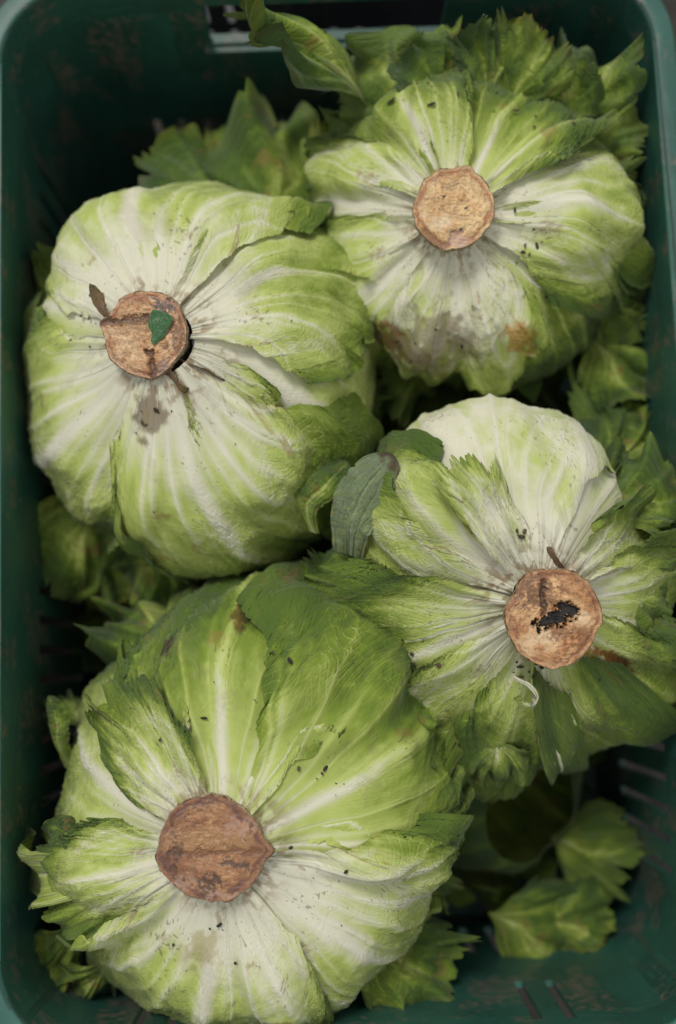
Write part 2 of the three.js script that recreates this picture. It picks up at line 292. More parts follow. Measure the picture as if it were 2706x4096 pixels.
const STALK_BARK = (() => {
  const p = texturePair(256, (u, v) => { const f = fbm(u * 18, v * 5, 301, 4), g = fbm(u * 60, v * 14, 302, 3); let c = mix3([0.50, 0.42, 0.27], [0.26, 0.13, 0.055], clamp(0.5 + 1.1 * f)); c = mix3(c, [0.09, 0.05, 0.03], sst(0.22, 0.42, g) * 0.8); return [...c, 0.5 + 0.5 * f + 0.2 * g]; }, THREE.RepeatWrapping);
  return new THREE.MeshStandardMaterial({ map: p.map, bumpMap: p.bump, bumpScale: 0.0015, roughness: 0.8, side: THREE.DoubleSide });
})();

// paint of a cut face: tan pith, browned ring, then marks. x, y run -1..1 over the face, y grows towards the lower edge of the crate
function cutFace(seed, pith, ring, ringIn, marks) {
  return (u, v) => {
    const x = 2 * u - 1, y = 2 * v - 1, wx = x + 0.05 * noise(x * 5, y * 5, seed) + 0.025 * noise(x * 14, y * 14, seed + 1), wy = y + 0.05 * noise(x * 5 + 9, y * 5, seed + 2) + 0.025 * noise(x * 14, y * 14 + 5, seed + 3), r = Math.hypot(wx, wy);
    const n1 = fbm(x * 4, y * 4, seed + 4, 4), n2 = fbm(x * 13, y * 13, seed + 5, 5), n3 = fbm(x * 48, y * 48, seed + 15, 3), fib = noise(x * 5 + 3 * n1, y * 46 + 5 * n1, seed + 16);
    let c = mix3(pith[0], pith[1], clamp(0.5 + 1.3 * n1)), h = 0.55 + 0.10 * n1 + 0.10 * n2;
    c = c.map((q, i) => q * (1 + 0.5 * n2 + (0.30 + 0.06 * i) * n3 + 0.10 * fib)); h += 0.10 * n3 + 0.05 * fib;
    const rg = sst(ringIn, ringIn + 0.10, r + 0.14 * n2 + 0.08 * n1); c = mix3(c, mix3(ring, [ring[0] * 1.7, ring[1] * 1.8, ring[2] * 1.9], clamp(0.5 + 1.8 * n2)), rg * (1 - 0.75 * sst(0.90, 0.97, r))); h -= 0.10 * rg;
    const crack = 1 - sst(0.0, 0.035, worley(x * 4 + 0.7 * n1, y * 4 + 0.7 * n2, seed + 6)), some = sst(0.02, 0.2, fbm(x * 3 + 7, y * 3, seed + 7, 2)); c = mix3(c, ring.map((q) => q * 0.6), 0.65 * crack * some); h -= 0.10 * crack * some;
    for (const m of marks) {
      let d;
      if (m.line) { const [x0, y0, x1, y1] = m.line, dx = x1 - x0, dy = y1 - y0, t = clamp(((wx - x0) * dx + (wy - y0) * dy) / (dx * dx + dy * dy)); d = Math.hypot(wx - x0 - dx * t, wy - y0 - dy * t) / m.w; }
      else { const ca = Math.cos((m.rot ?? 0) * D2R), sa = Math.sin((m.rot ?? 0) * D2R), ax = wx - m.at[0], ay = wy - m.at[1]; d = Math.hypot((ax * ca + ay * sa) / m.r[0], (-ax * sa + ay * ca) / m.r[1]); }
      d += (m.rag ?? 0.5) * n2 + 0.3 * n1 + 0.35 * n3; const w = (m.k ?? 1) * (1 - sst(m.soft ?? 0.45, 1.12, d)); c = mix3(c, m.c, w); h += (m.h ?? 0) * w;
    }
    const speck = sst(0.80, 0.92, noise(x * 26, y * 26, seed + 8)); c = mix3(c, [0.05, 0.03, 0.02], 0.8 * speck);
    return [...c, h];
  };
}

// ---------------------------------------------------------------- a free blade along a curve of points (a leaf that stands away from its head, or lies loose)
function blade(parent, name, p) {
  const P = { skin: 'green', width: 0.03, cup: 0.2, ruffle: 0.004, teeth: 0.7, nu: 36, nv: 90, seed: 1, side: [1, 0, 0], rib: 0.0012, base: 0.35, full: 0.55, depth: 0.55, tint: 1, twist: 0, v0: 0.15, us: 0.34, ...p };
  const origin = parent === scene ? new THREE.Vector3() : parent.position, curve = new THREE.CatmullRomCurve3(P.pts.map((a) => new THREE.Vector3(...a).sub(origin)));
  const sk = SKIN[P.skin], N = (P.nu + 1) * (P.nv + 1), pos = new Float32Array(N * 3), uv = new Float32Array(N * 2), col = new Float32Array(N * 3), T = new THREE.Vector3(), S = new THREE.Vector3(), Nn = new THREE.Vector3(), C = new THREE.Vector3();
  const len = curve.getLength();
  for (let j = 0; j <= P.nv; j++) {
    const t = j / P.nv; curve.getPoint(t, C); curve.getTangent(t, T); S.set(...P.side).applyAxisAngle(T, P.twist * t); S.addScaledVector(T, -S.dot(T)).normalize(); Nn.crossVectors(T, S).normalize();
    const body = t < P.full ? mix(P.base, 1, sst(0, P.full, t)) : Math.sqrt(Math.max(0, 1 - Math.pow((t - P.full) / (1 - P.full), 2.4)));
    for (let i = 0; i <= P.nu; i++) {
      const k = j * (P.nu + 1) + i, s = i / P.nu * 2 - 1, w = P.width * body * (1 - P.depth * ragged(t * len * 22 + (s < 0 ? 5 : 25), P.seed + (s < 0 ? 3 : 8), P.teeth) * Math.pow(Math.abs(s), 2) * sst(0.08, 0.35, t));
      const e = Math.pow(Math.abs(s), 2.5), m = t * len * 60;
      const h = P.cup * w * s * s + e * P.ruffle * (noise(m * 0.8, s > 0 ? 3 : 9, P.seed) * 1.3 + 0.6 * noise(m * 2.2, s > 0 ? 1 : 7, P.seed + 2)) * sst(0.05, 0.4, t) + 0.003 * fbm(s * w * 60, m * 0.7, P.seed + 4, 3) + P.rib * (sk.height(0.5 + P.us * s * 0.5, mix(P.v0, 1, t)) - 0.4) * 2;
      const shift = w * s;
      pos[3 * k] = C.x + S.x * shift + Nn.x * h; pos[3 * k + 1] = C.y + S.y * shift + Nn.y * h; pos[3 * k + 2] = C.z + S.z * shift + Nn.z * h;
      uv[2 * k] = 0.5 + P.us * s * 0.5; uv[2 * k + 1] = mix(P.v0, 1, t);
      let c = [P.tint, P.tint, P.tint]; const br = sst(0.5, 0.75, e * 0.55 + 0.5 * noise(m * 1.6, s * 2, P.seed + 6) + (P.brown ?? -0.1)); c = mix3(c, P.stub ? [0.30, 0.15, 0.07] : [0.7, 0.42, 0.22], (P.stub ? 0.95 : 0.6) * br); if (P.tip) c = mix3(c, P.tip, sst(0.86, 0.95, t + 0.08 * noise(s * 4, t * 20, P.seed + 7)));
      col[3 * k] = c[0]; col[3 * k + 1] = c[1]; col[3 * k + 2] = c[2];
    }
  }
  const mesh = gridMesh(name, P.nu, P.nv, pos, uv, col, sk.material); parent.add(mesh); if (P.note) mesh.userData.label = P.note; return mesh;
}

// ---------------------------------------------------------------- ground
{
  const p = texturePair(512, (u, v) => { const f = fbm(u * 8, v * 8, 401, 5), s = noise(u * 150, v * 150, 402); const c = mix3([0.045, 0.042, 0.040], [0.10, 0.085, 0.07], clamp(0.5 + f + 0.4 * s)); return [...c, 0.5 + 0.3 * f + 0.3 * s]; }, THREE.RepeatWrapping);
  p.map.repeat.set(6, 6); p.bump.repeat.set(6, 6);
  const g = new THREE.Mesh(new THREE.PlaneGeometry(6, 6), new THREE.MeshStandardMaterial({ map: p.map, bumpMap: p.bump, bumpScale: 0.003, roughness: 0.95 }));
  g.rotation.x = -Math.PI / 2; g.name = 'ground'; g.userData = { kind: 'structure', label: 'dark dusty ground under the crates', category: 'ground' }; g.receiveShadow = true; scene.add(g);
}

// ---------------------------------------------------------------- the crate: four slotted walls, rounded corners, a lip round the top, a slotted floor
function plasticSkin(seed, base, light, mud, amount) {
  const p = texturePair(768, (u, v) => {
    const f = fbm(u * 6, v * 6, seed, 5), smear = fbm(u * 14, v * 5, seed + 1, 5), fine = fbm(u * 70, v * 70, seed + 2, 3), scr = sst(0.62, 0.8, noise(u * 160 + 3 * noise(u * 6, v * 6, seed), v * 14, seed + 3)), scr2 = sst(0.66, 0.8, noise(u * 22, v * 190 + 4 * noise(u * 5, v * 5, seed + 8), seed + 4));
    let c = mix3(base, light, clamp(0.35 + 0.8 * f)); c = mix3(c, light, 0.5 * Math.max(scr, scr2));
    const m = sst(0.02, 0.28, smear + 0.28 * fine + amount), grain = clamp(0.6 + 0.9 * fine); c = mix3(c, mud.map((q) => q * (0.7 + 0.6 * grain)), 0.62 * m * grain + 0.10);
    return [...c, 0.5 + 0.25 * m * grain + 0.12 * fine - 0.12 * Math.max(scr, scr2)];
  }, THREE.RepeatWrapping);
  return new THREE.MeshPhysicalMaterial({ map: p.map, bumpMap: p.bump, bumpScale: 0.0005, roughness: 0.55, clearcoat: 0.25, clearcoatRoughness: 0.35, side: THREE.DoubleSide });
}
const GREEN_PLASTIC = plasticSkin(501, [0.005, 0.070, 0.052], [0.016, 0.135, 0.102], [0.125, 0.100, 0.080], 0.04);
function roundRect(sh, x0, y0, x1, y1, r) { sh.moveTo(x0 + r, y0); sh.lineTo(x1 - r, y0); sh.absarc(x1 - r, y0 + r, r, -Math.PI / 2, 0); sh.lineTo(x1, y1 - r); sh.absarc(x1 - r, y1 - r, r, 0, Math.PI / 2); sh.lineTo(x0 + r, y1); sh.absarc(x0 + r, y1 - r, r, Math.PI / 2, Math.PI); sh.lineTo(x0, y0 + r); sh.absarc(x0 + r, y0 + r, r, Math.PI, 1.5 * Math.PI); return sh; }
function slot(sh, x0, y0, x1, y1) { sh.holes.push(roundRect(new THREE.Path(), x0, y0, x1, y1, 0.0018)); }
function makeCrate(spec) {
  const { W, L, H, rc, material, label, at, turn } = spec, root = thing('plastic_crate', label, 'crate'), th = 0.003, lip = 0.013;
  root.position.set(...at); root.rotation.y = turn;
  const warp = (g) => { const p = g.attributes.position; for (let i = 0; i < p.count; i++) { const y = p.getY(i), f = 1 - 0.055 * clamp((H - y) / H) , bow = 0.0035 * sst(0.5, 1, y / H); const x = p.getX(i), z = p.getZ(i); p.setX(i, x * f + Math.sign(x) * (Math.abs(x) > W * 0.45 ? bow * Math.cos(z / L * Math.PI) : 0)); p.setZ(i, z * f); } g.computeVertexNormals(); return g; };
  const add = (name, g, flat = true) => { if (flat && g.index) g = g.toNonIndexed(); warp(g); const p = g.attributes.position, uv = new Float32Array(p.count * 2), nn = g.attributes.normal; for (let i = 0; i < p.count; i++) { const ax = Math.abs(nn.getX(i)), ay = Math.abs(nn.getY(i)), az = Math.abs(nn.getZ(i)); uv[2 * i] = (ax > az && ax > ay ? p.getZ(i) : p.getX(i)) * 4 + 0.37; uv[2 * i + 1] = (ay > ax && ay > az ? p.getZ(i) : p.getY(i)) * 4 + 0.11; } g.setAttribute('uv', new THREE.BufferAttribute(uv, 2)); const m = new THREE.Mesh(g, material); m.name = name; m.castShadow = m.receiveShadow = true; root.add(m); return m; };
  const wall = (len, handle, rows) => {
    const sh = roundRect(new THREE.Shape(), -len / 2, 0, len / 2, H - 0.001, 0.0005);
    if (handle) slot(sh, -0.072, H - 0.062, 0.072, H - 0.023);
    for (const [y0, y1, inner] of rows) for (let x = -len / 2 + 0.016; x < len / 2 - 0.012; x += 0.0178) { if (inner && Math.abs(x) < inner) continue; slot(sh, x - 0.0031, y0, x + 0.0031, y1); }
    const segs = new THREE.ExtrudeGeometry(sh, { depth: th, bevelEnabled: true, bevelThickness: 0.0005, bevelSize: 0.0005, bevelSegments: 1, curveSegments: 3, steps: 1 }); return segs;
  };
  const short = [[H - 0.088, H - 0.022, 0.083], [0.04, 0.10, 0]], long = [[0.075, H - 0.075, 0]];
  let g = wall(W - 2 * rc, true, [[0.04, 0.10, 0]]); g.translate(0, 0, -L / 2 - th); add('wall', g);
  g = wall(W - 2 * rc, false, short); g.translate(0, 0, L / 2); add('wall', g);
  g = wall(L - 2 * rc, false, long); g.rotateY(Math.PI / 2); g.translate(-W / 2 - th, 0, 0); add('wall', g);
  g = wall(L - 2 * rc, false, long); g.rotateY(Math.PI / 2); g.translate(W / 2, 0, 0); add('wall', g);
  // a curved piece at each corner
  for (const [sx, sz] of [[1, 1], [-1, 1], [-1, -1], [1, -1]]) {
    const n = 14, m = 10, pos = [], idx = [];
    for (let j = 0; j <= m; j++) for (let i = 0; i <= n; i++) for (const r of [rc, rc + th]) { const a = i / n * Math.PI / 2; pos.push(sx * (W / 2 - rc + r * Math.cos(a)), (H - 0.001) * j / m, sz * (L / 2 - rc + r * Math.sin(a))); }
    for (let j = 0; j < m; j++) for (let i = 0; i < n; i++) for (const o of [0, 1]) { const q = (j * (n + 1) + i) * 2 + o, e = q + 2, f = q + 2 * (n + 1), h = f + 2; idx.push(q, f, e, e, f, h); }
    const cg = new THREE.BufferGeometry(); cg.setAttribute('position', new THREE.Float32BufferAttribute(pos, 3)); cg.setIndex(idx); add('corner', cg, false);
  }
  // the lip: a rolled section swept round the rounded rectangle
  const path = []; const per = 12;
  for (const [sx, sz, a0] of [[1, 1, 0], [-1, 1, 90], [-1, -1, 180], [1, -1, 270]]) for (let i = 0; i <= per; i++) { const a = (a0 + 90 * i / per) * D2R; path.push([sx * (W / 2 - rc), sz * (L / 2 - rc), Math.cos(a), Math.sin(a)]); }
  const dense = []; for (let i = 0; i < path.length; i++) { const A = path[i], B = path[(i + 1) % path.length], n = (i + 1) % (per + 1) === 0 ? 24 : 1; for (let k = 0; k < n; k++) { const f = k / n; dense.push(A.map((q, m) => mix(q, B[m], f))); } }
  const sec = [[0.0, H - 0.008], [-0.0006, H - 0.002], [0.0002, H - 0.0004], [0.0016, H + 0.0006], [0.006, H + 0.0002], [lip - 0.002, H], [lip - 0.0004, H - 0.0008], [lip, H - 0.003], [lip, H - 0.018], [lip - 0.0025, H - 0.018], [lip - 0.0025, H - 0.003], [th, H - 0.004], [th, H - 0.008]], pos = [], idx = [];
  for (const d of dense) for (const s of sec) pos.push(d[0] + d[2] * (rc + s[0]), s[1], d[1] + d[3] * (rc + s[0]));
  const M = dense.length, K = sec.length; for (let i = 0; i < M; i++) for (let k = 0; k < K - 1; k++) { const a = i * K + k, b = ((i + 1) % M) * K + k; idx.push(a, a + 1, b, b, a + 1, b + 1); }
  const rg = new THREE.BufferGeometry(); rg.setAttribute('position', new THREE.Float32BufferAttribute(pos, 3)); rg.setIndex(idx); add('rim', rg, false);
  // the ledge under the hand hold
  for (const s of [-1]) { g = new THREE.BoxGeometry(0.152, 0.004, 0.012, 14, 1, 2); g.translate(0, H - 0.066, s * (L / 2 + th / 2)); add('hand_hold_ledge', g); }
  const fl = new THREE.Shape(); roundRect(fl, -W / 2 + 0.001, -L / 2 + 0.001, W / 2 - 0.001, L / 2 - 0.001, rc);
  for (let x = -W / 2 + 0.04; x < W / 2 - 0.03; x += 0.03) for (let z = -L / 2 + 0.03; z < L / 2 - 0.06; z += 0.06) slot(fl, x - 0.004, z, x + 0.004, z + 0.045);
  g = new THREE.ExtrudeGeometry(fl, { depth: 0.004, bevelEnabled: false, curveSegments: 6 }); g.rotateX(-Math.PI / 2); g.translate(0, 0.006, 0); add('floor_panel', g);
  for (const [x, z] of [[-1, -1], [1, -1], [-1, 1], [1, 1]]) { g = new THREE.BoxGeometry(0.05, 0.006, 0.05); g.translate(x * (W / 2 - 0.05), 0.003, z * (L / 2 - 0.05)); add('foot', g); }
  return root;
}
makeCrate({ W: 0.366, L: 0.576, H: 0.25, rc: 0.045, material: GREEN_PLASTIC, label: 'scuffed dark green plastic crate holding the lettuces', at: [0.003, 0, -0.0245], turn: 2.1 * D2R });

// ---------------------------------------------------------------- four heads on top, cut stalks up.  phi: 0 right, 90 towards the lower short wall, 180 left, 270 towards the hand hold
const GRP = undefined, BROWN = [0.42, 0.24, 0.12], RUST = [0.75, 0.36, 0.10], GRIME = [0.42, 0.36, 0.32];
const around = (h, list) => { for (const p of list) h.leaf(p); };

// head by the left wall, a scrap of green leaf on its stalk
const h1 = new Head({ seed: 3, label: 'pale lettuce head by the left crate wall, leaf scrap on its brown stalk', center: [-0.079, 0.190, -0.100], a: 0.098, b: 0.086, axis: [-0.14, 1, 0.10], lobes: [{ phi: 85, al: 1.45, amp: 0.018, w: 0.8 }] });
h1.heart('pale2');
around(h1, [
  { phi: 290, half: 70, reach: 2.2, skin: 'pale2', teeth: 0.3, ruffle: 0.003 },
  { phi: 20, half: 80, reach: 2.25, skin: 'pale', rib: 0.003, ruffle: 0.002, teeth: 0.2, crumple: 0.002, swirl: 0.3, nu: 170 },
  { phi: 200, half: 75, reach: 2.15, skin: 'mid2', crumple: 0.006, ruffle: 0.003, teeth: 0.4, swirl: -0.25, nu: 160 },
  { phi: 322, half: 44, reach: 1.6, skin: 'pale', ruffle: 0.006, teeth: 0.5, fold: 0.12, swirl: 0.3 },
  { phi: 250, half: 58, reach: 2.15, skin: 'pale', ruffle: 0.004, teeth: 0.6, swirl: 0.25, nu: 150 },
  { phi: 40, half: 30, reach: 1.1, skin: 'pale', rib: 0.003, ruffle: 0.003, teeth: 0.7, swirl: 0.2, depth: 0.4 },
  { phi: 140, half: 54, reach: 2.25, skin: 'mid', rib: 0.003, ruffle: 0.005, teeth: 0.6, swirl: 0.3, nu: 150 },
  { phi: 80, half: 48, reach: 2.2, skin: 'mid', rib: 0.0034, ruffle: 0.005, teeth: 0.8, swirl: -0.4, flare: [1.7, 0.3], nu: 150, stains: [{ phi: 100, al: 0.36, rx: 0.10, ry: 0.16, c: GRIME }] },
]);
h1.stalk({ seed: 611, at: [-0.0987, 0.2880, -0.0926], radius: 0.0216, tilt: [-0.12, 1, 0.12], depth: 0.005, note: 'tan cut face with a dark groove across', bumps: [[195, 0.20, 0.16], [75, 0.10, 0.3], [320, 0.04, 0.4]],
  paint: cutFace(612, [[0.60, 0.40, 0.22], [0.46, 0.24, 0.10]], [0.20, 0.075, 0.03], 0.82, [
    { line: [-1.1, -0.28, 0.25, -0.34], w: 0.13, c: [0.13, 0.065, 0.04], h: -0.35, k: 0.85 }, { line: [-0.6, -0.15, 0.2, -0.12], w: 0.12, c: [0.36, 0.19, 0.08], k: 0.6 },
    { at: [0.42, -0.62], r: [0.32, 0.20], rot: 30, c: [0.06, 0.045, 0.045], k: 0.85, rag: 1.4 }, { at: [0.75, 0.1], r: [0.22, 0.5], c: [0.17, 0.075, 0.03], k: 0.8, rag: 1.3 },
    { at: [-0.1, -0.78], r: [0.2, 0.14], c: [0.26, 0.10, 0.03], k: 0.7 }, { line: [0.1, 0.45, 0.18, 1.05], w: 0.10, c: [0.12, 0.05, 0.03], h: -0.4, k: 0.9 }, { at: [0.35, 0.8], r: [0.3, 0.2], c: [0.22, 0.15, 0.12], k: 0.7 }] ) });
h1.soil(60, [[100, 0.40, 26, 0.16], [330, 0.55, 40, 0.3], [60, 0.5, 40, 0.25], [200, 0.45, 40, 0.2], [80, 0.8, 60, 0.4]], 21);

// head under the hand-hold wall, with dark frilled leaves all round
const h2 = new Head({ seed: 5, label: 'frilly lettuce head by the hand hold, clean round tan stalk', center: [0.078, 0.192, -0.178], a: 0.078, b: 0.078, axis: [-0.20, 1, 0.22], lobes: [] });
h2.heart('pale2');
around(h2, [
  { phi: 60, half: 80, reach: 2.1, skin: 'mid2', crumple: 0.006, ruffle: 0.006, swirl: 0.2, nu: 160 },
  { phi: 180, half: 75, reach: 2.0, skin: 'mid2', crumple: 0.006, ruffle: 0.006, swirl: -0.2, nu: 160 },
  { phi: 305, half: 70, reach: 1.9, skin: 'mid3', crumple: 0.005, ruffle: 0.008, nu: 160 },
  { phi: 30, half: 50, reach: 2.1, skin: 'mid2', crumple: 0.007, ruffle: 0.006, teeth: 0.6, swirl: 0.2 },
  { phi: 352, half: 44, reach: 1.8, skin: 'pale2', crumple: 0.008, ruffle: 0.007, teeth: 0.7, depth: 0.35, swirl: 0.2 },
  { phi: 292, half: 44, reach: 2.0, skin: 'mid3', flare: [0.9, 0.16], ruffle: 0.009, crumple: 0.004, rib: 0.004, teeth: 0.8 },
  { phi: 248, half: 42, reach: 1.8, skin: 'mid2', flare: [0.9, 0.16], ruffle: 0.009, crumple: 0.008, teeth: 1, depth: 0.4, swirl: -0.2 },
  { phi: 195, half: 44, reach: 1.9, skin: 'pale2', crumple: 0.006, ruffle: 0.006, teeth: 0.6, swirl: -0.2 },
  { phi: 145, half: 46, reach: 1.6, skin: 'pale2', ruffle: 0.006, crumple: 0.005, teeth: 0.8, stains: [{ phi: 132, al: 0.95, rx: 0.35, ry: 0.16, c: BROWN, k: 0.85 }] },
  { phi: 88, half: 46, reach: 1.3, skin: 'white', rib: 0.003, ruffle: 0.004, crumple: 0.004, teeth: 0.6, stains: [{ phi: 118, al: 0.85, rx: 0.26, ry: 0.14, c: BROWN }, { phi: 100, al: 0.8, rx: 0.3, ry: 0.30, c: GRIME, k: 0.8 }, { phi: 62, al: 0.85, rx: 0.10, ry: 0.16, c: RUST, k: 0.8 }] },
]);
h2.stalk({ seed: 621, at: [0.0597, 0.2850, -0.1613], radius: 0.0212, tilt: [-0.06, 1, 0.14], depth: 0.0032, note: 'pale tan cut face with a brown ring', bumps: [[290, 0.07, 0.18], [100, 0.05, 0.5], [205, -0.03, 0.3]],
  paint: cutFace(622, [[0.66, 0.46, 0.22], [0.52, 0.30, 0.12]], [0.24, 0.095, 0.03], 0.80, [
    { at: [-0.3, 0.35], r: [0.45, 0.3], c: [0.76, 0.60, 0.38], k: 0.8, soft: 0.3 }, { line: [-0.72, 0.62, -0.28, 0.98], w: 0.14, c: [0.26, 0.12, 0.05], h: -0.2, k: 0.8 }, { line: [-0.3, 1.0, 0.2, 0.58], w: 0.10, c: [0.27, 0.13, 0.08], h: -0.15, k: 0.8 }, { at: [0.2, 0.82], r: [0.3, 0.14], c: [0.62, 0.42, 0.32], k: 0.7 },
    { at: [-0.22, -0.28], r: [0.07, 0.05], c: [0.05, 0.02, 0.015] }, { at: [0.34, 0.02], r: [0.08, 0.06], c: [0.06, 0.03, 0.02] }, { at: [0.17, 0.56], r: [0.06, 0.05], c: [0.03, 0.02, 0.02] }]) });
h2.soil(170, [[95, 0.75, 34, 0.3], [120, 0.95, 30, 0.2], [300, 0.8, 30, 0.35], [255, 0.8, 30, 0.3], [20, 0.5, 40, 0.2]], 22);

// head by the right wall: its outer leaves opened below, the tight white ball bare above
const h3 = new Head({ seed: 8, label: 'opened lettuce head with bare white ball, black hole in its stalk', center: [0.092, 0.208, 0.020], a: 0.073, b: 0.072, axis: [0.10, 1, 0.30], lobes: [{ phi: 248, al: 1.05, amp: 0.020, w: 0.75 }] });
h3.heart('white');
around(h3, [
  { phi: 110, half: 80, reach: 2.2, skin: 'pale2', nu: 150 },
  { phi: 290, half: 80, reach: 2.35, skin: 'white', rib: 0.003, ruffle: 0.0015, teeth: 0.1, crumple: 0.0015, nu: 170, swirl: 0.1 },
  { phi: 238, half: 60, reach: 2.3, skin: 'white', rib: 0.0028, ruffle: 0.002, teeth: 0.2, crumple: 0.002, depth: 0.2, nu: 150, swirl: 0.3 },
  { phi: 216, half: 26, reach: 1.2, skin: 'white', rib: 0.002, ruffle: 0.004, teeth: 0.35, crumple: 0.004, depth: 0.4 },
  { phi: 186, half: 44, reach: 2.2, skin: 'pale2', rib: 0.004, ruffle: 0.004, teeth: 0.5, crumple: 0.003, swirl: 0.2, nu: 150 },
  { phi: 165, half: 44, reach: 2.0, skin: 'pale', rib: 0.0034, ruffle: 0.005, teeth: 0.5, swirl: 0.3 },
  { phi: 240, half: 20, reach: 1.05, skin: 'white', ruffle: 0.008, teeth: 1, crumple: 0.006, depth: 0.5 },
  { phi: 352, half: 46, reach: 1.5, skin: 'pale2', ruffle: 0.009, teeth: 0.9, flare: [0.8, 0.45], depth: 0.4 },
  { phi: 146, half: 50, reach: 2.05, skin: 'mid2', flare: [0.7, 0.42], ruffle: 0.007, teeth: 0.9, stains: [{ phi: 150, al: 1.25, rx: 0.12, ry: 0.16, c: [0.72, 0.5, 0.36] }] },
  { phi: 18, half: 46, reach: 1.75, skin: 'mid', flare: [0.6, 0.5], ruffle: 0.008, teeth: 1, depth: 0.35 },
  { phi: 108, half: 40, reach: 1.95, skin: 'pale2', flare: [0.65, 0.44], ruffle: 0.005, teeth: 1, depth: 0.5 },
  { phi: 64, half: 56, reach: 2.1, skin: 'mid2', flare: [0.55, 0.50], ruffle: 0.006, teeth: 0.8, rib: 0.003, nu: 150, stains: [{ phi: 38, al: 0.75, rx: 0.05, ry: 0.22, rot: 8, c: [0.50, 0.17, 0.04] }, { phi: 46, al: 0.52, rx: 0.05, ry: 0.16, c: RUST }] },
]);
h3.leaf({ phi: 80, half: 18, reach: 2.45, skin: 'mid2', flare: [0.9, 0.34], ruffle: 0.004, teeth: 0.3, rib: 0.003, swirl: -0.5, round: 0.75, depth: 0.2, nu: 70 });
h3.stalk({ seed: 631, at: [0.1057, 0.2960, 0.0523], radius: 0.0238, tilt: [0.05, 1, 0.20], depth: 0.006, note: 'tan cut face with a black rotten hole', bumps: [[90, 0.06, 0.4], [62, 0.05, 0.2], [235, 0.04, 0.25]],
  paint: cutFace(632, [[0.62, 0.38, 0.18], [0.42, 0.19, 0.07]], [0.17, 0.065, 0.03], 0.84, [
    { at: [-0.28, 0.42], r: [0.45, 0.32], c: [0.74, 0.54, 0.33], k: 0.9, soft: 0.4 }, { at: [0.55, 0.05], r: [0.25, 0.22], c: [0.74, 0.54, 0.32], k: 0.8, soft: 0.4 }, { at: [-0.35, -0.5], r: [0.5, 0.42], c: [0.16, 0.075, 0.04], k: 0.75, rag: 1.1 }, { line: [0.1, 0.3, 0.65, 0.45], w: 0.22, c: [0.22, 0.09, 0.03], k: 0.75, rag: 1.2 }, { line: [-0.25, -0.75, -0.22, 0.05], w: 0.07, c: [0.05, 0.03, 0.02], h: -0.3, k: 0.8 },
    { at: [0.02, 0.05], r: [0.46, 0.15], rot: -22, c: [0.010, 0.008, 0.007], h: -0.55, k: 1, rag: 1.0, soft: 0.85 }, { at: [0.25, -0.12], r: [0.22, 0.16], c: [0.010, 0.008, 0.007], h: -0.5, k: 1, rag: 0.8, soft: 0.85 }]) });
h3.soil(70, [[95, 0.5, 30, 0.2], [255, 0.42, 22, 0.16], [60, 0.8, 40, 0.3], [120, 0.8, 40, 0.4], [150, 0.9, 30, 0.4]], 23);

// head in the near left corner
const h4 = new Head({ seed: 13, label: 'green lettuce head with straight white ribs and reddish brown stalk', center: [-0.048, 0.184, 0.156], a: 0.099, b: 0.087, axis: [-0.09, 1, 0.10], lobes: [{ phi: 285, al: 1.45, amp: 0.020, w: 0.85 }, { phi: 92, al: 1.2, amp: 0.010, w: 0.7 }] });
h4.heart('mid');
around(h4, [
  { phi: 0, half: 85, reach: 2.25, skin: 'mid3', rib: 0.003, ruffle: 0.003, teeth: 0.3, swirl: 0.2, nu: 170 },
  { phi: 210, half: 75, reach: 2.15, skin: 'mid', swirl: 0.2, nu: 160 },
  { phi: 130, half: 60, reach: 2.1, skin: 'mid3', ruffle: 0.004, nu: 140 },
  { phi: 302, half: 62, reach: 2.15, skin: 'mid3', ruffle: 0.006, teeth: 0.7, crumple: 0.006, swirl: 0.35, depth: 0.3, nu: 150 },
  { phi: 200, half: 54, reach: 2.15, skin: 'mid', rib: 0.0034, ruffle: 0.004, teeth: 0.4, swirl: 0.25 },
  { phi: 266, half: 52, reach: 2.05, skin: 'mid3', rib: 0.0045, flare: [1.2, 0.18], ruffle: 0.006, teeth: 0.6, swirl: 0.15, crumple: 0.004, nu: 160, stains: [{ phi: 272, al: 1.05, rx: 0.05, ry: 0.10, c: BROWN }, { phi: 250, al: 1.0, rx: 0.04, ry: 0.07, c: BROWN }] },
  { phi: 228, half: 28, reach: 1.1, skin: 'pale2', ruffle: 0.008, teeth: 1, crumple: 0.008, depth: 0.5 },
  { phi: 335, half: 50, reach: 2.2, skin: 'mid3', rib: 0.0035, ruffle: 0.006, teeth: 0.4, swirl: -0.35, crumple: 0.004, nu: 150 },
  { phi: 165, half: 30, reach: 1.3, skin: 'pale2', ruffle: 0.007, teeth: 1, crumple: 0.006, depth: 0.5 },
  { phi: 42, half: 46, reach: 2.05, skin: 'pale2', rib: 0.003, ruffle: 0.005, teeth: 0.7, depth: 0.35, swirl: -0.15, nu: 150 },
  { phi: 98, half: 52, reach: 1.9, skin: 'pale', rib: 0.0036, ruffle: 0.003, teeth: 0.3, swirl: 0.12, flare: [1.05, 0.34], nu: 160, stains: [{ phi: 104, al: 0.55, rx: 0.10, ry: 0.12, c: [0.62, 0.55, 0.35], k: 0.7 }, { phi: 75, al: 0.95, rx: 0.05, ry: 0.06, c: BROWN, k: 0.8 }] },
]);
h4.leaf({ phi: 166, half: 9, reach: 2.3, skin: 'mid3', flare: [0.8, 0.48], ruffle: 0.006, teeth: 0.8, rib: 0.001, swirl: 0.12, round: 0.5, depth: 0.2, nu: 50, start: 0.6 });
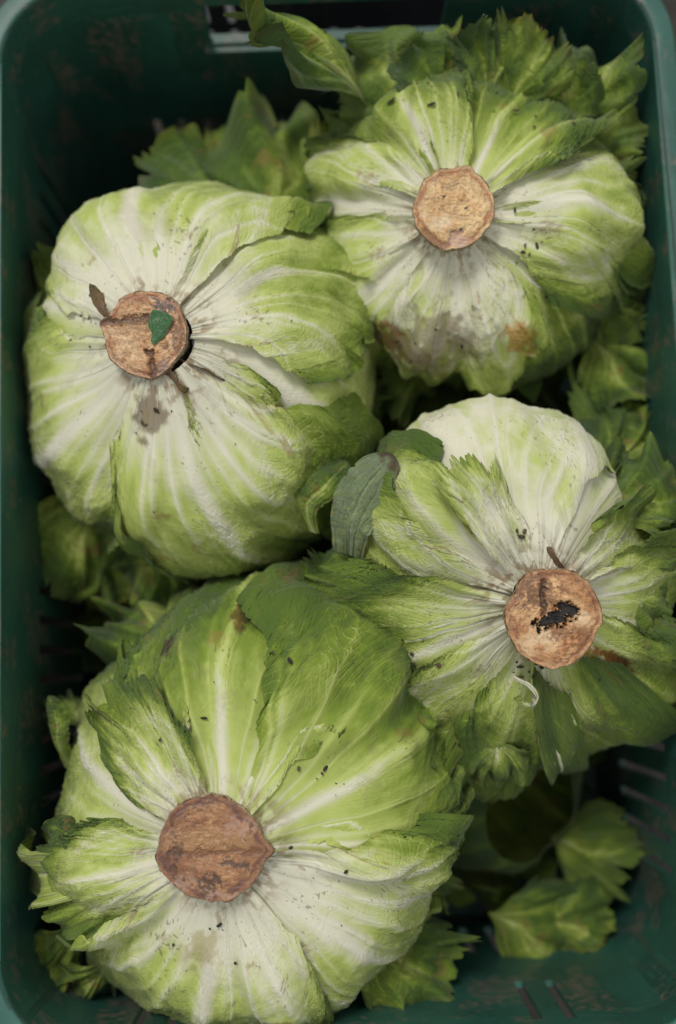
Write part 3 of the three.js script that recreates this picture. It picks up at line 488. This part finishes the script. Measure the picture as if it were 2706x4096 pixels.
h4.stalk({ seed: 641, at: [-0.0617, 0.2845, 0.1645], radius: 0.0262, tilt: [-0.03, 1, 0.10], depth: 0.0045, note: 'reddish brown ridged cut face', bumps: [[2, 0.20, 0.14], [165, 0.09, 0.25], [60, 0.03, 0.4]],
  paint: cutFace(642, [[0.36, 0.18, 0.075], [0.25, 0.105, 0.045]], [0.10, 0.042, 0.026], 0.80, [
    { line: [-0.75, -0.16, 0.7, -0.18], w: 0.2, c: [0.38, 0.21, 0.09], h: 0.08, k: 0.7 }, { line: [-0.5, 0.08, 0.75, 0.02], w: 0.08, c: [0.17, 0.07, 0.028], h: -0.08, k: 0.7 }, { at: [-0.1, 0.3], r: [0.5, 0.18], c: [0.44, 0.23, 0.12], k: 0.6, soft: 0.4 },
    { at: [0.55, -0.45], r: [0.3, 0.2], c: [0.45, 0.28, 0.20], k: 0.6, rag: 1.5 }, { at: [-0.55, 0.68], r: [0.3, 0.15], c: [0.45, 0.29, 0.20], k: 0.6, rag: 1.5 }, { at: [-0.05, 0.66], r: [0.22, 0.26], c: [0.06, 0.03, 0.022], k: 0.8, rag: 1.3 }, { at: [-0.68, 0.1], r: [0.12, 0.4], c: [0.08, 0.035, 0.022], k: 0.8, rag: 1.2 }, { at: [0.45, 0.3], r: [0.25, 0.1], c: [0.07, 0.04, 0.03], k: 0.75, rag: 1.2 }, { at: [0.25, 0.85], r: [0.35, 0.1], c: [0.5, 0.32, 0.22], k: 0.6, rag: 1.5 }]) });
h4.soil(75, [[320, 0.55, 30, 0.3], [100, 0.5, 40, 0.2], [235, 0.5, 30, 0.25], [20, 0.5, 40, 0.25], [285, 0.7, 40, 0.4]], 24);


// blades that stand away from their heads
blade(h3.root, 'leaf', { seed: 54, skin: 'net', width: 0.0150, rib: 0.0005, us: 0.8, cup: 0.08, side: [0.9, 0.25, 0.4], pts: [[0.0049, 0.248, 0.0182], [0.0061, 0.270, 0.0037], [0.0156, 0.283, -0.014], [0.0276, 0.287, -0.0301]], base: 0.6, full: 0.55, depth: 0.3, ruffle: 0.0025, tip: [0.55, 0.3, 0.2], nu: 44, note: 'grey green netted leaf with a browned tip' });
blade(h1.root, 'leaf', { seed: 56, skin: 'green', width: 0.012, cup: 0.4, side: [0.9, 0.3, 0.5], pts: [[-0.0134, 0.235, 0.0032], [-0.0172, 0.249, -0.01], [-0.0084, 0.253, -0.0229], [0.005, 0.243, -0.0342]], base: 0.3, full: 0.6, depth: 0.3, ruffle: 0.002 });
blade(h4.root, 'leaf', { seed: 59, skin: 'dark', width: 0.0105, cup: 0.4, side: [0.8, 0.3, -0.5], pts: [[-0.1284, 0.235, 0.1956], [-0.1311, 0.25, 0.1745], [-0.1405, 0.256, 0.1614], [-0.1491, 0.258, 0.1543]], base: 0.25, ruffle: 0.003, depth: 0.5 });
blade(h4.root, 'leaf', { seed: 61, skin: 'green', width: 0.009, cup: 0.5, side: [0.9, 0.4, 0], pts: [[-0.1507, 0.2, 0.1326], [-0.1537, 0.215, 0.1155], [-0.1554, 0.22, 0.1032], [-0.1569, 0.222, 0.0911]], ruffle: 0.004 });

// dried stubs of torn-off leaves at the stalks, and a curl of white peel
const stub = (h, seed, pts, width) => blade(h.root, 'leaf_stub', { seed, skin: 'white', width, cup: 0.5, side: [0.7, 0.5, 0.5], pts, base: 1, full: 0.5, depth: 0.6, ruffle: 0.0015, brown: 1.2, nu: 12, nv: 24, v0: 0, rib: 0.0004, stub: true });
stub(h1, 81, [[-0.1164, 0.2810, -0.0965], [-0.1207, 0.2865, -0.1029], [-0.1236, 0.2860, -0.1104], [-0.1276, 0.2820, -0.1204]], 0.0040);
stub(h1, 82, [[-0.0922, 0.2800, -0.0808], [-0.0863, 0.2850, -0.0742], [-0.0811, 0.2840, -0.0679], [-0.0763, 0.2810, -0.0660]], 0.0032);
stub(h1, 83, [[-0.0819, 0.2800, -0.0835], [-0.0724, 0.2830, -0.0774], [-0.0649, 0.2800, -0.0729], [-0.0588, 0.2760, -0.0705]], 0.0022);
stub(h3, 85, [[0.1098, 0.2850, 0.0299], [0.1069, 0.2920, 0.0243], [0.1037, 0.2930, 0.0194], [0.1018, 0.2900, 0.0147]], 0.0030);
blade(h3.root, 'leaf', { seed: 87, skin: 'white', width: 0.0046, cup: 0.7, side: [0.2, 1, 0.2], pts: [[0.0889, 0.2840, 0.0796], [0.0951, 0.2880, 0.0827], [0.1004, 0.2880, 0.0906], [0.0969, 0.2860, 0.0979], [0.0903, 0.2850, 0.0967], [0.0875, 0.2840, 0.0918]], base: 0.7, full: 0.5, depth: 0.3, ruffle: 0.002, v0: 0, nu: 14, nv: 60, note: 'curled strip of white leaf' });

// a thin frilled leaf: a fan from its base, waved ever more towards the rim
function frill(parent, name, from, to, o = {}) {
  const P = { spread: 50, skin: 'green', seed: 1, wave: 0.30, roll: 0, droop: 0.25, nu: 90, nv: 44, teeth: 1, ...o };
  const origin = parent === scene ? new THREE.Vector3() : parent.position, A = new THREE.Vector3(...from), B = new THREE.Vector3(...to), F = B.clone().sub(A), L = F.length(); F.normalize(); A.sub(origin);
  const S = new THREE.Vector3().crossVectors(F, new THREE.Vector3(0, 1, 0)).normalize().applyAxisAngle(F, P.roll), Nn = new THREE.Vector3().crossVectors(S, F).normalize();
  const sk = SKIN[P.skin], N = (P.nu + 1) * (P.nv + 1), pos = new Float32Array(N * 3), uv = new Float32Array(N * 2), col = new Float32Array(N * 3), half = P.spread * D2R;
  for (let j = 0; j <= P.nv; j++) for (let i = 0; i <= P.nu; i++) {
    const k = j * (P.nu + 1) + i, s = i / P.nu * 2 - 1, t = j / P.nv, x = s * half * L * 40;
    let R = L * 1.32 * (1 - 0.45 * Math.pow(Math.abs(s), 2.2)) * (1 - 0.30 * lobed(x * 0.55 + 3, P.seed)); const cut = 0.20 * P.teeth * toothed(x * 0.35 + 1, P.seed) + 0.12 * toothed(x * 1.0, P.seed + 5);
    const r = R * t * (1 - Math.min(0.27, cut) * Math.pow(t, 2.5)), th = s * half * (0.5 + 0.5 * sst(0, 0.5, t)) + 0.12 * noise(s * 3, t * 3, P.seed + 1) * t;
    const f = r / L, wv = L * P.wave * f * f * (1.3 * noise(s * 2.4 + 3, f * 1.1, P.seed + 2) + (0.35 + f) * noise(s * 6.5, f * 1.6, P.seed + 3) + 0.45 * f * noise(s * 14, f * 3, P.seed + 4)) + 0.0008 * (sk.height(0.28 + 0.44 * i / P.nu, 0.2 + 0.8 * t) - 0.4) * 2 + L * 0.10 * Math.sin(Math.PI * Math.min(1, f)) - L * P.droop * f * f * (0.4 + s * s);
    const a = r * Math.cos(th), b = r * Math.sin(th) * 1.05, fold = 0.10 * L * f * f * noise(s * 4 + 9, f * 2, P.seed + 6);
    pos[3 * k] = A.x + F.x * (a + fold) + S.x * b + Nn.x * wv; pos[3 * k + 1] = A.y + F.y * (a + fold) + S.y * b + Nn.y * wv; pos[3 * k + 2] = A.z + F.z * (a + fold) + S.z * b + Nn.z * wv;
    uv[2 * k] = 0.28 + 0.44 * i / P.nu; uv[2 * k + 1] = 0.2 + 0.8 * t;
    const br = sst(0.62, 0.9, Math.pow(t, 6) * (0.55 + 0.7 * noise(x * 0.8, 2, P.seed + 7))); const c = mix3([1, 1, 1], [0.8, 0.5, 0.25], 0.6 * br); col[3 * k] = c[0]; col[3 * k + 1] = c[1]; col[3 * k + 2] = c[2];
  }
  const m = gridMesh(name, P.nu, P.nv, pos, uv, col, sk.material); parent.add(m); return m;
}
let frillSeed = 900;
const frills = (head, list) => { for (const [a, b, spread, skin, teeth = 1] of list) { frillSeed += 11; frill(head.root, 'leaf', [a[0], a[1] - 0.012, a[2]], [b[0], b[1] - 0.016, b[2]], { spread: spread * 1.35, skin, teeth, wave: teeth < 1 ? 0.16 : 0.30, seed: frillSeed, roll: 0.7 * noise(frillSeed * 0.37, 2, 5), droop: 0.22 + 0.2 * noise(frillSeed * 0.51, 4, 6) }); } };
frills(h1, [[[-0.0650, 0.1900, -0.1805], [-0.0835, 0.1950, -0.2463], 62, 'green', 0.25], [[-0.0407, 0.1950, -0.1786], [-0.0232, 0.1900, -0.2326], 60, 'green', 0.3], [[-0.0230, 0.1900, -0.1805], [0.0116, 0.1900, -0.2120], 50, 'green2'], [[-0.0078, 0.2000, -0.1385], [0.0157, 0.2000, -0.1158], 40, 'green'], [[-0.1560, 0.1800, -0.0376], [-0.1393, 0.1650, 0.0250], 55, 'green'], [[-0.1305, 0.1700, -0.0166], [-0.1083, 0.1500, 0.0420], 50, 'green2'], [[-0.0288, 0.2100, -0.0253], [0.0094, 0.2150, -0.0131], 40, 'green'], [[-0.1660, 0.2000, -0.1233], [-0.1864, 0.2000, -0.1614], 50, 'mid3'], [[-0.0004, 0.2000, -0.0784], [0.0202, 0.1900, -0.0928], 45, 'mid3']]);
frills(h2, [[[0.0414, 0.2500, -0.2308], [0.0176, 0.2620, -0.2748], 50, 'mid3'], [[0.0620, 0.2550, -0.2357], [0.0543, 0.2700, -0.2776], 50, 'green'], [[0.0822, 0.2600, -0.2362], [0.0920, 0.2750, -0.2776], 45, 'green'], [[0.0967, 0.2550, -0.2357], [0.1142, 0.2800, -0.2776], 40, 'green2'], [[0.1112, 0.2500, -0.2308], [0.1353, 0.2600, -0.2626], 55, 'green'], [[0.1178, 0.2500, -0.2161], [0.1483, 0.2550, -0.2460], 55, 'green2'], [[0.1245, 0.2500, -0.2058], [0.1681, 0.2500, -0.2205], 50, 'green'], [[0.1330, 0.2400, -0.1911], [0.1723, 0.2400, -0.1896], 50, 'green2'], [[0.1372, 0.2300, -0.1730], [0.1678, 0.2200, -0.1678], 50, 'green'], [[0.1358, 0.2200, -0.1544], [0.1661, 0.2100, -0.1353], 50, 'green2'], [[0.0208, 0.2400, -0.2282], [0.0010, 0.2350, -0.2426], 50, 'mid3'], [[0.0180, 0.2350, -0.2081], [-0.0091, 0.2250, -0.2170], 55, 'green'], [[0.0138, 0.2300, -0.1878], [-0.0121, 0.2100, -0.1806], 50, 'green2'], [[0.0139, 0.2200, -0.1693], [-0.0093, 0.2000, -0.1491], 50, 'green'], [[0.0213, 0.2100, -0.1428], [0.0025, 0.1900, -0.1110], 50, 'green'], [[0.0507, 0.2000, -0.1082], [0.0444, 0.1800, -0.0830], 55, 'mid3'], [[0.0945, 0.2000, -0.1082], [0.1042, 0.1800, -0.0892], 55, 'green'], [[0.1241, 0.2000, -0.1233], [0.1494, 0.1800, -0.0984], 50, 'green'], [[0.1524, 0.1900, -0.1186], [0.1765, 0.2100, -0.1428], 35, 'green']]);
frills(h3, [[[0.1437, 0.2600, 0.0027], [0.1751, 0.2600, -0.0306], 45, 'green'], [[0.1459, 0.2650, 0.0229], [0.1774, 0.2650, 0.0099], 45, 'mid3'], [[0.1455, 0.2650, 0.0358], [0.1801, 0.2600, 0.0446], 50, 'mid3'], [[0.1397, 0.2500, -0.0121], [0.1539, 0.2500, -0.0392], 25, 'mid2'], [[0.1557, 0.2100, -0.0325], [0.1745, 0.2200, -0.0708], 40, 'green'], [[0.0194, 0.2500, 0.0347], [-0.0176, 0.2500, 0.0320], 40, 'green'], [[0.0324, 0.2500, 0.0675], [0.0171, 0.2300, 0.0963], 45, 'mid3'], [[0.0647, 0.2500, 0.0999], [0.0596, 0.2300, 0.1306], 45, 'mid3'], [[0.0840, 0.2500, 0.1127], [0.0868, 0.2350, 0.1393], 40, 'mid2'], [[0.1622, 0.1800, -0.0301], [0.1794, 0.2000, -0.1113], 30, 'mid3']]);
frills(h4, [[[-0.0896, 0.2200, 0.0666], [-0.1239, 0.2000, 0.0407], 50, 'green'], [[-0.0618, 0.2250, 0.0600], [-0.0636, 0.2100, 0.0245], 55, 'green'], [[-0.0274, 0.2300, 0.0669], [-0.0144, 0.2100, 0.0385], 50, 'green2'], [[-0.0004, 0.2400, 0.1066], [0.0390, 0.2450, 0.1000], 45, 'green'], [[0.0128, 0.2400, 0.1196], [0.0484, 0.2400, 0.1170], 35, 'mid3'], [[-0.1432, 0.2000, 0.1078], [-0.1633, 0.2000, 0.0940], 30, 'green'], [[-0.1443, 0.2000, 0.2159], [-0.1552, 0.1900, 0.2444], 45, 'green2'], [[-0.1273, 0.2000, 0.2356], [-0.1409, 0.1900, 0.2603], 45, 'green'], [[-0.0137, 0.2200, 0.2314], [0.0173, 0.2000, 0.2552], 45, 'green2'], [[0.0063, 0.2100, 0.2206], [0.0549, 0.1900, 0.2378], 50, 'green'], [[0.0411, 0.2000, 0.1625], [0.0626, 0.1900, 0.1772], 50, 'green'], [[0.0340, 0.2000, 0.1960], [0.0589, 0.1800, 0.2059], 45, 'mid3'], [[-0.1456, 0.2000, 0.1692], [-0.1636, 0.2000, 0.1692], 45, 'green2']]);


frill(h2.root, 'leaf', [0.0166, 0.2380, -0.2396], [-0.0334, 0.2920, -0.2678], { spread: 24, skin: 'green', seed: 1801, wave: 0.16, droop: 0.15, roll: 0.5 });
frill(h2.root, 'leaf', [0.1251, 0.2350, -0.2336], [0.1541, 0.2450, -0.2737], { spread: 60, skin: 'green', seed: 1811 });
frill(h2.root, 'leaf', [0.1351, 0.2320, -0.2139], [0.1695, 0.2360, -0.2482], { spread: 55, skin: 'green2', seed: 1823 });

frill(h2.root, 'leaf', [0.1442, 0.2150, -0.1636], [0.1827, 0.2050, -0.1581], { spread: 60, skin: 'green', seed: 1901, teeth: 0.6, wave: 0.2 });
frill(h2.root, 'leaf', [0.1510, 0.2000, -0.1415], [0.1842, 0.2000, -0.1233], { spread: 60, skin: 'mid3', seed: 1914, teeth: 0.6, wave: 0.2 });
frill(h2.root, 'leaf', [0.1479, 0.1900, -0.1186], [0.1795, 0.1900, -0.0867], { spread: 60, skin: 'green', seed: 1927, teeth: 0.6, wave: 0.2 });
frill(h2.root, 'leaf', [0.1562, 0.1800, -0.0754], [0.1799, 0.1950, -0.0498], { spread: 55, skin: 'mid3', seed: 1940, teeth: 0.6, wave: 0.2 });
frill(h1.root, 'leaf', [-0.0306, 0.1850, -0.1745], [-0.0537, 0.1900, -0.2567], { spread: 66, skin: 'green', seed: 1953, teeth: 0.2, wave: 0.2 });
frill(h1.root, 'leaf', [-0.0156, 0.1800, -0.1684], [-0.0035, 0.1850, -0.2317], { spread: 60, skin: 'green2', seed: 1966, teeth: 0.3, wave: 0.2 });
frill(h1.root, 'leaf', [-0.0947, 0.1900, 0.0009], [-0.1173, 0.1700, 0.0387], { spread: 60, skin: 'green', seed: 1979, teeth: 0.6, wave: 0.2 });
frill(h1.root, 'leaf', [-0.0518, 0.1800, 0.0071], [-0.0436, 0.1650, 0.0384], { spread: 60, skin: 'green', seed: 1992, teeth: 0.6, wave: 0.2 });

// ---------------------------------------------------------------- heads of the layer below, seen deep in the gaps
function deepHead(seed, center, axis, r, label, skins) {
  const h = new Head({ seed, label, center, a: r, b: r * 0.95, axis });
  h.leaf({ phi: 0, half: 180, reach: 2.6, skin: skins[0], teeth: 0, round: 0, ruffle: 0, crumple: 0.003, rib: 0.001, nu: 60, nv: 50, name: 'heart', gap: 0 });
  for (let i = 0; i < 10; i++) h.leaf({ phi: i * 137.5, half: 46, reach: 2.55 - 0.075 * i, skin: skins[i % skins.length], flare: [1.25 - 0.02 * i, 0.10 + 0.012 * i], ruffle: 0.012, crumple: 0.006, teeth: 1, depth: 0.42, nu: 70, nv: 64, swirl: 0.2 });
  return h;
}
deepHead(31, [0.092, 0.088, 0.140], [-0.5, -0.85, -0.35], 0.064, 'frilly lettuce head lying deep beside the slotted short wall', ['green', 'mid3', 'green2']);
deepHead(33, [-0.092, 0.085, 0.030], [0.3, -0.9, 0.2], 0.060, 'lettuce head at the bottom between the two heads along the left wall', ['green', 'mid3', 'green2']);
deepHead(35, [0.088, 0.085, -0.070], [-0.4, -0.85, 0.3], 0.062, 'lettuce head at the bottom between the two heads along the right wall', ['green', 'mid3', 'green2']);
deepHead(39, [-0.030, 0.090, -0.205], [0.3, -0.85, 0.4], 0.054, 'lettuce head at the bottom under the hand hold', ['green', 'mid3', 'green2']);

// loose leaves fallen between the heads
const TORN = 'torn leaves lying loose between the heads';
function looseLeaf(label, p) { const m = blade(scene, numbered('loose_leaf'), p); m.userData = { label, category: 'leaf' }; return m; }
{ const m = frill(scene, numbered('loose_leaf'), [0.0924, 0.1100, 0.2250], [0.1460, 0.1100, 0.2458], { spread: 52, skin: 'green', seed: 1500, wave: 0.16 }); m.userData = { label: 'bright green torn leaf low beside the slots of the short wall', category: 'leaf' }; }
{ const m = frill(scene, numbered('loose_leaf'), [0.1354, 0.0900, 0.1821], [0.1870, 0.1200, 0.1921], { spread: 52, skin: 'mid3', seed: 1507, wave: 0.16 }); m.userData = { label: 'yellow green leaf standing in the deep gap beside the right wall', category: 'leaf' }; }
{ const m = frill(scene, numbered('loose_leaf'), [0.1247, 0.1000, 0.2343], [0.1696, 0.1100, 0.2280], { spread: 52, skin: 'green', seed: 1514, wave: 0.16 }); m.userData = { label: 'curled green leaf lying low in front of the short wall', category: 'leaf' }; }
looseLeaf('green leaf lying outside on the ground behind the slots', { seed: 73, skin: 'green', width: 0.03, cup: 0.1, side: [0, 0.1, 1], pts: [[0.105, 0.012, 0.345], [0.125, 0.018, 0.343], [0.14, 0.018, 0.342], [0.155, 0.012, 0.342]], ruffle: 0.004 });
looseLeaf('yellow green leaf outside, seen through the hand hold', { seed: 74, skin: 'mid2', width: 0.02, cup: 0.2, side: [1, 0.2, 0], pts: [[-0.047, 0.10, -0.40], [-0.045, 0.16, -0.372], [-0.043, 0.19, -0.352], [-0.040, 0.205, -0.332]], ruffle: 0.004 });

// the scrap of leaf on the first head's stalk
{
  const pts = [[-0.10, -0.62], [0.16, -0.60], [0.52, -0.42], [0.60, -0.28], [0.44, 0.0], [0.30, 0.26], [0.06, 0.46], [-0.08, 0.56], [-0.16, 0.40], [-0.14, 0.16], [-0.26, -0.10], [-0.22, -0.38]];
  const sh = new THREE.Shape(); sh.setFromPoints(new THREE.CatmullRomCurve3(pts.map(([x, y]) => new THREE.Vector3(x * 0.0152, y * 0.0152, 0)), true, 'catmullrom', 0.35).getPoints(70).map((p) => new THREE.Vector2(p.x, p.y)));
  const n = 34, geo = new THREE.BufferGeometry(), poly = sh.getPoints(), pos = [], uv = [], idx = [], col = [];
  const c = poly.reduce((a, p) => a.add(p), new THREE.Vector2()).multiplyScalar(1 / poly.length);
  for (let j = 0; j <= n; j++) for (let i = 0; i < poly.length; i++) {
    const f = j / n, x = mix(c.x, poly[i].x, f), y = mix(c.y, poly[i].y, f), rx = (x - c.x) / 0.008, ry = (y - c.y) / 0.008, mid = Math.abs(rx * 0.85 + ry * 0.5 + 0.05), v2 = Math.abs(rx * 0.95 - ry * 0.1 + 0.45), hh = 0.0009 * rx * rx - 0.0003 * Math.exp(-mid * mid / 0.004) - 0.0002 * Math.exp(-v2 * v2 / 0.003) + 0.00025 * fbm(x * 700, y * 700, 3, 3) + 0.0008 * f * f * noise(rx * 2, ry * 2, 5);
    pos.push(x, hh, y); uv.push(x * 60, y * 60); const q = 0.85 + 0.5 * fbm(x * 900, y * 900, 8, 3), vein = Math.max(Math.exp(-mid * mid / 0.003), Math.exp(-v2 * v2 / 0.002)); col.push(0.022 * q + 0.03 * vein, 0.11 * q + 0.05 * vein, 0.02 * q + 0.02 * vein);
  }
  const m = poly.length; for (let j = 0; j < n; j++) for (let i = 0; i < m; i++) { const a = j * m + i, b = j * m + (i + 1) % m, d = a + m, e = b + m; idx.push(a, b, d, b, e, d); }
  geo.setAttribute('position', new THREE.Float32BufferAttribute(pos, 3)); geo.setAttribute('uv', new THREE.Float32BufferAttribute(uv, 2)); geo.setAttribute('color', new THREE.Float32BufferAttribute(col, 3)); geo.setIndex(idx); geo.computeVertexNormals();
  const o = new THREE.Mesh(geo, new THREE.MeshPhysicalMaterial({ vertexColors: true, roughness: 0.6, clearcoat: 0.3, clearcoatRoughness: 0.35, side: THREE.DoubleSide }));
  o.name = 'leaf_scrap'; o.userData = { label: 'small dark green scrap of leaf stuck on a cut stalk', category: 'leaf' }; o.position.set(-0.0930, 0.2908, -0.0945); o.quaternion.setFromUnitVectors(new THREE.Vector3(0, 1, 0), new THREE.Vector3(-0.12, 1, 0.12).normalize()); o.castShadow = o.receiveShadow = true; scene.add(o);
}

// another crate beyond the hand hold
makeCrate({ W: 0.36, L: 0.40, H: 0.20, rc: 0.03, material: plasticSkin(551, [0.035, 0.038, 0.055], [0.09, 0.092, 0.12], [0.13, 0.11, 0.095], 0.0), label: 'dusty grey plastic crate outside, seen through the hand hold', at: [0.02, 0, -0.563], turn: 1 * D2R });

// a crate of the same kind standing against the left wall
makeCrate({ W: 0.366, L: 0.5525, H: 0.25, rc: 0.045, material: GREEN_PLASTIC, label: 'empty green plastic crate outside, against the left wall', at: [-0.402, 0, -0.012], turn: 2.1 * D2R });

renderer.render(scene, camera);
